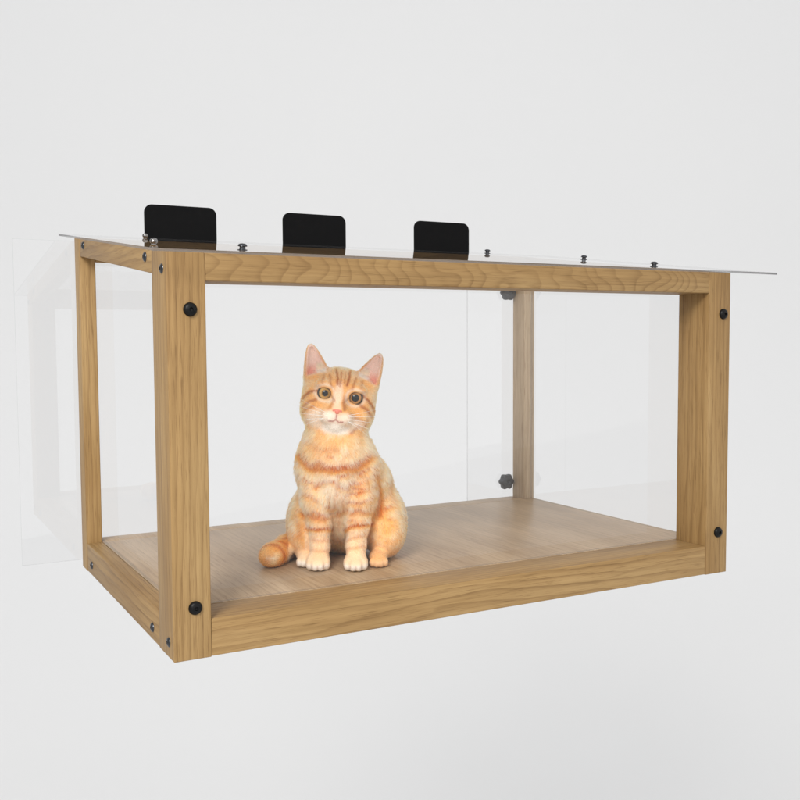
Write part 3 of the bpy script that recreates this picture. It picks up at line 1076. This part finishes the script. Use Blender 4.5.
    dfs = nd(nt, 'ShaderNodeBsdfDiffuse')
    trl = nd(nt, 'ShaderNodeBsdfTranslucent')
    hb = nd(nt, 'ShaderNodeBsdfHairPrincipled')
    hb.parametrization = 'COLOR'
    hb.inputs['Roughness'].default_value = 0.45
    hb.inputs['Radial Roughness'].default_value = 0.6
    nt.links.new(a.outputs['Color'], hb.inputs['Color'])
    nt.links.new(hb.outputs[0], out.inputs[0])
    o = bpy.data.objects.new('fur', hc)
    COL.objects.link(o)
    hc.materials.append(m)
    o.parent = cat

    # ---- eyes
    def eye_mat(name, pupil, inner, outer):
        m, nt, out = new_mat(name)
        tc = nd(nt, 'ShaderNodeTexCoord')
        sp = nd(nt, 'ShaderNodeSeparateXYZ')
        nt.links.new(tc.outputs['Object'], sp.inputs[0])
        r = mth(nt, 'SQRT', mth(nt, 'ADD', mth(nt, 'MULTIPLY', sp.outputs[0], sp.outputs[0]), mth(nt, 'MULTIPLY', sp.outputs[2], sp.outputs[2])))
        r = mth(nt, 'MULTIPLY', r, 1000.0)
        nz = nd(nt, 'ShaderNodeTexNoise')
        nz.inputs['Scale'].default_value = 900
        nt.links.new(tc.outputs['Object'], nz.inputs['Vector'])
        rr = mth(nt, 'ADD', r, mth(nt, 'MULTIPLY', mth(nt, 'SUBTRACT', nz.outputs[0], 0.5), 0.7))
        f = mth(nt, 'DIVIDE', rr, 10.0, clamp=True)
        c = ramp(nt, f, [(0.0, (0.004, 0.004, 0.004, 1)), (pupil, (0.004, 0.004, 0.004, 1)), (pupil + 0.05, inner), (0.62, outer),
                         (0.74, tuple(x * 0.6 for x in outer[:3]) + (1,)), (0.82, (0.02, 0.012, 0.008, 1))])
        b = nd(nt, 'ShaderNodeBsdfPrincipled')
        nt.links.new(c, b.inputs['Base Color'])
        b.inputs['Roughness'].default_value = 0.06
        b.inputs['Specular IOR Level'].default_value = 0.4
        nt.links.new(b.outputs[0], out.inputs[0])
        return m

    em = [eye_mat('amber_eye', 0.36, lin(176, 128, 62), lin(214, 168, 96)), eye_mat('brown_eye', 0.44, lin(146, 100, 56), lin(188, 136, 80))]
    for (ex, ez), mt in zip(EYES, em):
        bm = bmesh.new()
        bmesh.ops.create_uvsphere(bm, u_segments=40, v_segments=24, radius=0.0104)
        em_ = bpy.data.meshes.new('eye')
        bm.to_mesh(em_)
        bm.free()
        for p_ in em_.polygons:
            p_.use_smooth = True
        o = link('eye', em_, mt, cat)
        o.location = hd(ex, -17.2, ez) * MM

    # ---- nose leather
    bm = bmesh.new()
    bmesh.ops.create_uvsphere(bm, u_segments=32, v_segments=20, radius=1.0)
    for v in bm.verts:
        x, y, z = v.co
        wd = 6.8 * (0.30 + 0.70 * min(1, max(0, (z + 1) / 1.25)) ** 0.8)
        nostril = 0.9 * math.exp(-((abs(x) - 0.55) ** 2 / 0.03 + (z + 0.05) ** 2 / 0.05)) if y < 0 else 0
        pz = hd(x * wd, -41.8 + y * 4.0 + nostril, -12.6 + z * 4.3) * MM
        v.co = pz
    me = bpy.data.meshes.new('nose')
    bm.to_mesh(me)
    bm.free()
    for p_ in me.polygons:
        p_.use_smooth = True
    link('nose', me, principled('nose_leather', lin(220, 124, 102), 0.4, 0, 0.4, 0.2, 1500), cat)

    # ---- whiskers
    wm = principled('whisker', (0.85, 0.82, 0.78, 1), 0.4)
    for s in (-1, 1):
        for (rx, rz, ex, ez, ey) in ((11, -18, 58, -13, -10), (12, -20.5, 62, -24, -12), (11.5, -23, 59, -36, -14), (10, -21.5, 50, -45, -18), (9, -17, 52, -4, -12)):
            p0 = hd(s * rx, -39, rz); p3 = hd(s * ex, ey, ez); p1 = hd(s * (rx + (ex - rx) * 0.45), -42, rz + (ez - rz) * 0.3 + 1.5)
            bm = bmesh.new()
            rings = []
            for i in range(11):
                t = i / 10.0
                c = (1 - t) ** 2 * p0 + 2 * t * (1 - t) * p1 + t * t * p3
                r = 0.24 * (1 - t) + 0.05
                rings.append([bm.verts.new(Vector((c + np.array([0, math.cos(a) * r, math.sin(a) * r])) * MM)) for a in (0, 2.09, 4.19)])
            for a_, b_ in zip(rings, rings[1:]):
                for i in range(3):
                    bm.faces.new((a_[i], a_[(i + 1) % 3], b_[(i + 1) % 3], b_[i]))
            me = bpy.data.meshes.new('whisker')
            bm.to_mesh(me)
            bm.free()
            link('whisker', me, wm, cat)


build_cat()
